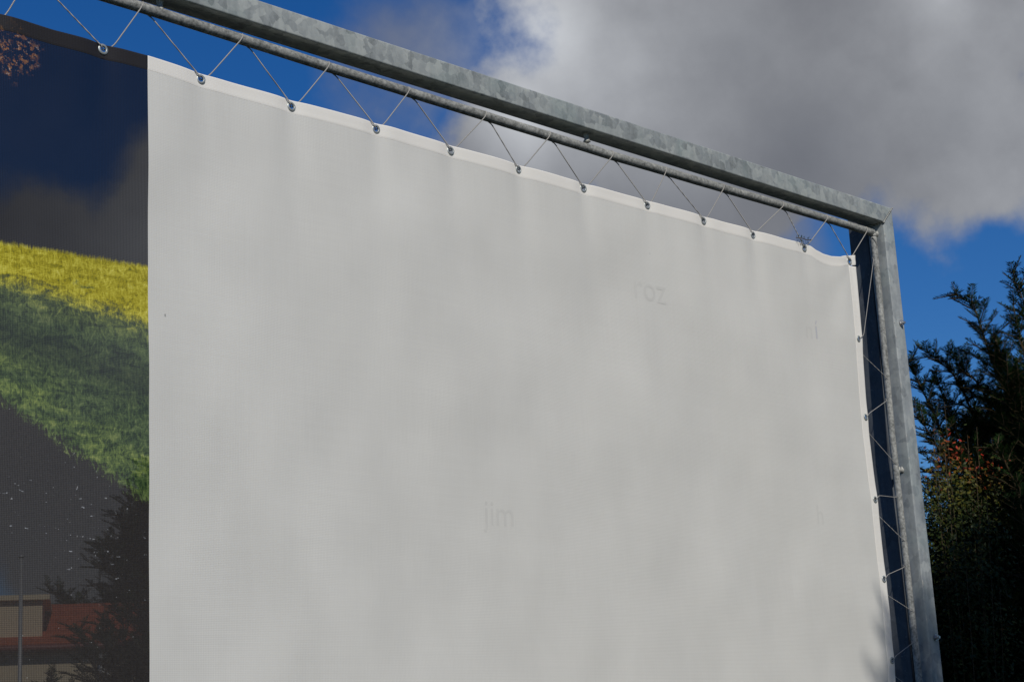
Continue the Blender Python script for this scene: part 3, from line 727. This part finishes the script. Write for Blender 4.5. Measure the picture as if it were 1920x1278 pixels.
# ------------------------------------------------------------ autumn shrub beside the yew
def leaf_mat(name, stops):
    m, t = mat(name); a = t.new('ShaderNodeAttribute'); a.attribute_name = 'tone'
    t.put(t.p.inputs['Base Color'], t.ramp(a.outputs['Fac'], stops)); t.p.inputs['Roughness'].default_value = .5; t.p.inputs['Specular IOR Level'].default_value = .2
    return m
M_AUT = leaf_mat('autumn_leaves', [(0, (.012, .024, .006)), (.35, (.034, .046, .008)), (.6, (.10, .085, .010)), (.78, (.24, .04, .010)), (1, (.34, .020, .012))])
def shrub(loc, H, Rx, n, label, seed, red_from=.8):
    rng = np.random.default_rng(seed); t_ = empty('autumn_shrub', loc, label, 'shrub'); L = Vector(loc)
    WD = MB(); tips = []
    for k in range(70):
        a = rng.uniform(0, 6.28); r = Rx*math.sqrt(rng.uniform(.02, 1)); zt = H*(1-.22*(r/Rx)**2)*rng.uniform(.82, 1.0)
        b = Vector((math.cos(a)*.08, math.sin(a)*.08, 0)); tp = Vector((math.cos(a)*r, math.sin(a)*r, zt)); c = Vector((tp.x*.7, tp.y*.7, zt*.45))
        P = [((1-u)**2)*b+2*u*(1-u)*c+u*u*tp for u in np.linspace(0, 1, 16).tolist()]
        WD.tube([p+L for p in P], [.006*(1-u*.85) for u in np.linspace(0, 1, 16).tolist()], 5, False); tips.append(P)
    V = []; T = []
    for _ in range(n):
        P = tips[rng.integers(len(tips))]; u = rng.uniform(.1, 1)**.45; p = P[min(15, int(u*15))]+Vector(rng.normal(0, .055, 3))
        nrm = Vector((rng.normal(-.2, .6), rng.normal(-.5, .6), rng.normal(.7, .5))).normalized(); a = nrm.orthogonal().normalized()
        a = Matrix.Rotation(rng.uniform(0, 6.28), 3, nrm) @ a; b = nrm.cross(a); s = rng.uniform(.007, .0135)
        V += [p-a*s, p+b*s*.5-a*s*.1, p+a*s+nrm*s*.2, p-b*s*.5-a*s*.1]
        h = p.z/H; x = .18+.25*mnoise.noise(p*4)+rng.normal(0, .1)+(.62*min(1, max(0, (h-red_from)/.12)))*(1 if rng.random() < .75 else .3)
        T += [min(1, max(0, x))]*4
    n4 = len(V)//4; me = bpy.data.meshes.new('foliage'); me.from_pydata([v+L for v in V], [], [(4*i, 4*i+1, 4*i+2, 4*i+3) for i in range(n4)])
    me.attributes.new('tone', 'FLOAT', 'POINT').data.foreach_set('value', T)
    link('foliage', me, M_AUT, t_, False); WD.build('branches', M_TWIG, t_)
s1 = ray_at(1775, 1278, 8.15); s1.z = 0
shrub(s1, 3.26, .50, 52000, 'olive shrub with red autumn leaves on top, between the right post and the yew', 5, .77)

# ------------------------------------------------------------ house, seen faintly through the printed mesh
M_TILE, t = mat('red_roof_tiles')
s = t.new('ShaderNodeSeparateXYZ'); t.put(s.inputs[0], t.obj)
wv = t.m('SINE', t.m('MULTIPLY', s.outputs[0], 26)); cr = t.m('FRACT', t.m('MULTIPLY', s.outputs[2], 5.5))
t.put(t.p.inputs['Base Color'], t.mix(t.m('ADD', t.m('MULTIPLY', t.noise(t.obj, 6, 5, .7), .8), t.m('MULTIPLY', cr, .25)), (.20, .035, .014), (.60, .14, .045)))
t.p.inputs['Roughness'].default_value = .85; bump(t, t.m('ADD', wv, t.m('MULTIPLY', cr, 2)), .6, .02)
M_WALL = simple('cream_render', (.62, .52, .36), .9, 0, .10, 6)
M_PIPER = simple('brown_red_paint', (.16, .03, .022), .5, 0, .2, 10)
M_DARKG = simple('dark_window_glass', (.02, .025, .03), .08, 0, .2, 3)
M_WPAINT = simple('white_paint', (.7, .7, .68), .5, 0, .06, 8)
hc = ray_at(140, 1278, 26.0); yaw = math.radians(-32)
house = empty('house', (hc.x, hc.y, 0), 'low cream house with a red tiled roof, seen through the printed mesh at lower left', 'house')
house.rotation_euler = (0, 0, yaw)
def hb(name, mb, m, parent=house, smooth=False, bevel=0):
    me = mb.mesh(name, bevel); me.materials.append(m)
    if smooth: me.shade_smooth()
    o = bpy.data.objects.new(name, me); COL.objects.link(o); o.parent = parent; return o
EZ, RZ_ = 3.66, 4.45        # eave and ridge heights
mb = MB(); mb.box((-7, 0, 0), (7, 6, EZ)); mb.add([(-7, 0, EZ), (-7, 6, EZ), (-7, 3, RZ_-.1)], [(0, 1, 2)]); mb.add([(7, 0, EZ), (7, 6, EZ), (7, 3, RZ_-.1)], [(0, 2, 1)])
hb('wall', mb, M_WALL)
mb = MB()
mb.add([(-7.4, -.14, EZ-.02), (7.4, -.14, EZ-.02), (7.4, 3, RZ_), (-7.4, 3, RZ_), (-7.4, 6.5, EZ-.1), (7.4, 6.5, EZ-.1),
        (-7.4, -.14, EZ-.16), (7.4, -.14, EZ-.16), (7.4, 3, RZ_-.14), (-7.4, 3, RZ_-.14), (-7.4, 6.5, EZ-.24), (7.4, 6.5, EZ-.24)],
       [(0,1,2,3),(3,2,5,4),(6,9,8,7),(9,10,11,8),(0,6,7,1),(4,5,11,10),(0,3,9,6),(3,4,10,9),(1,7,8,2),(2,8,11,5)])
roof = hb('roof', mb, M_TILE)
mb = MB(); mb.box((-1.55, .25, EZ), (-.45, 2.0, RZ_-.20)); mb.box((-1.65, .15, RZ_-.20), (-.35, 2.2, RZ_-.13)); hb('dormer', mb, M_WALL, roof)
mb = MB(); mb.tube([(-7.3, -.20, EZ-.1), (7.3, -.20, EZ-.12)], .05, 10); hb('gutter', mb, M_PIPER, house, True)
mb = MB(); mb.tube([(-1.12, -.20, EZ-.15), (-1.12, -.14, EZ-.30), (-1.12, -.12, EZ-.5), (-1.12, -.12, .1)], .07, 10); hb('downpipe', mb, M_PIPER, house, True)
for wx in (-5.0, -3.2, 2.6, 4.8):
    mb = MB(); mb.box((wx, -.04, 1.0), (wx+1.1, .02, 2.3)); fr_ = hb('window', mb, M_WPAINT)
    mb = MB(); mb.box((wx+.07, -.05, 1.07), (wx+.52, -.042, 2.23)); mb.box((wx+.58, -.05, 1.07), (wx+1.03, -.042, 2.23)); hb('pane', mb, M_DARKG, fr_)

# street lamp and a white garden post behind the printed mesh
lp = ray_at(37, 1278, 18.0)
lamp = empty('pole', (lp.x, lp.y, 0), 'slender grey pole in front of the red roof, seen through the printed mesh', 'pole')
M_GREY = simple('grey_lamp_paint', (.36, .37, .37), .5, .3, .1, 12)
hz = 1.65+18.0*math.tan(math.radians(7.0))
mb = MB(); mb.tube([(lp.x, lp.y, 0), (lp.x, lp.y, hz)], [.026, .018], 12); mb.build('shaft', M_GREY, lamp)
mb = MB(); mb.blob((lp.x, lp.y, hz), (.03, .03, .02), 1, .05, n=10); mb.build('cap', M_GREY, lamp)
gp = ray_at(193, 1278, 11.0)
gpo = empty('garden_post', (gp.x, gp.y, 0), 'white painted post with two short angled arms between dark yew branches at lower left', 'post')
gz = 1.65+11*math.tan(math.radians(4.05))
mb = MB(); mb.box((gp.x-.026, gp.y-.026, 0), (gp.x+.026, gp.y+.026, gz-.02)); mb.build('shaft', M_WPAINT, gpo, True, .004)
for sgn in (-1, 1):
    mb = MB(); mb.tube([(gp.x+.02*sgn, gp.y-.015, gz-.07), (gp.x+.06*sgn, gp.y-.02, gz-.045+.01*sgn), (gp.x+.10*sgn, gp.y-.03, gz-.065)], [.018, .017, .008], 8); mb.build('arm', M_WPAINT, gpo)
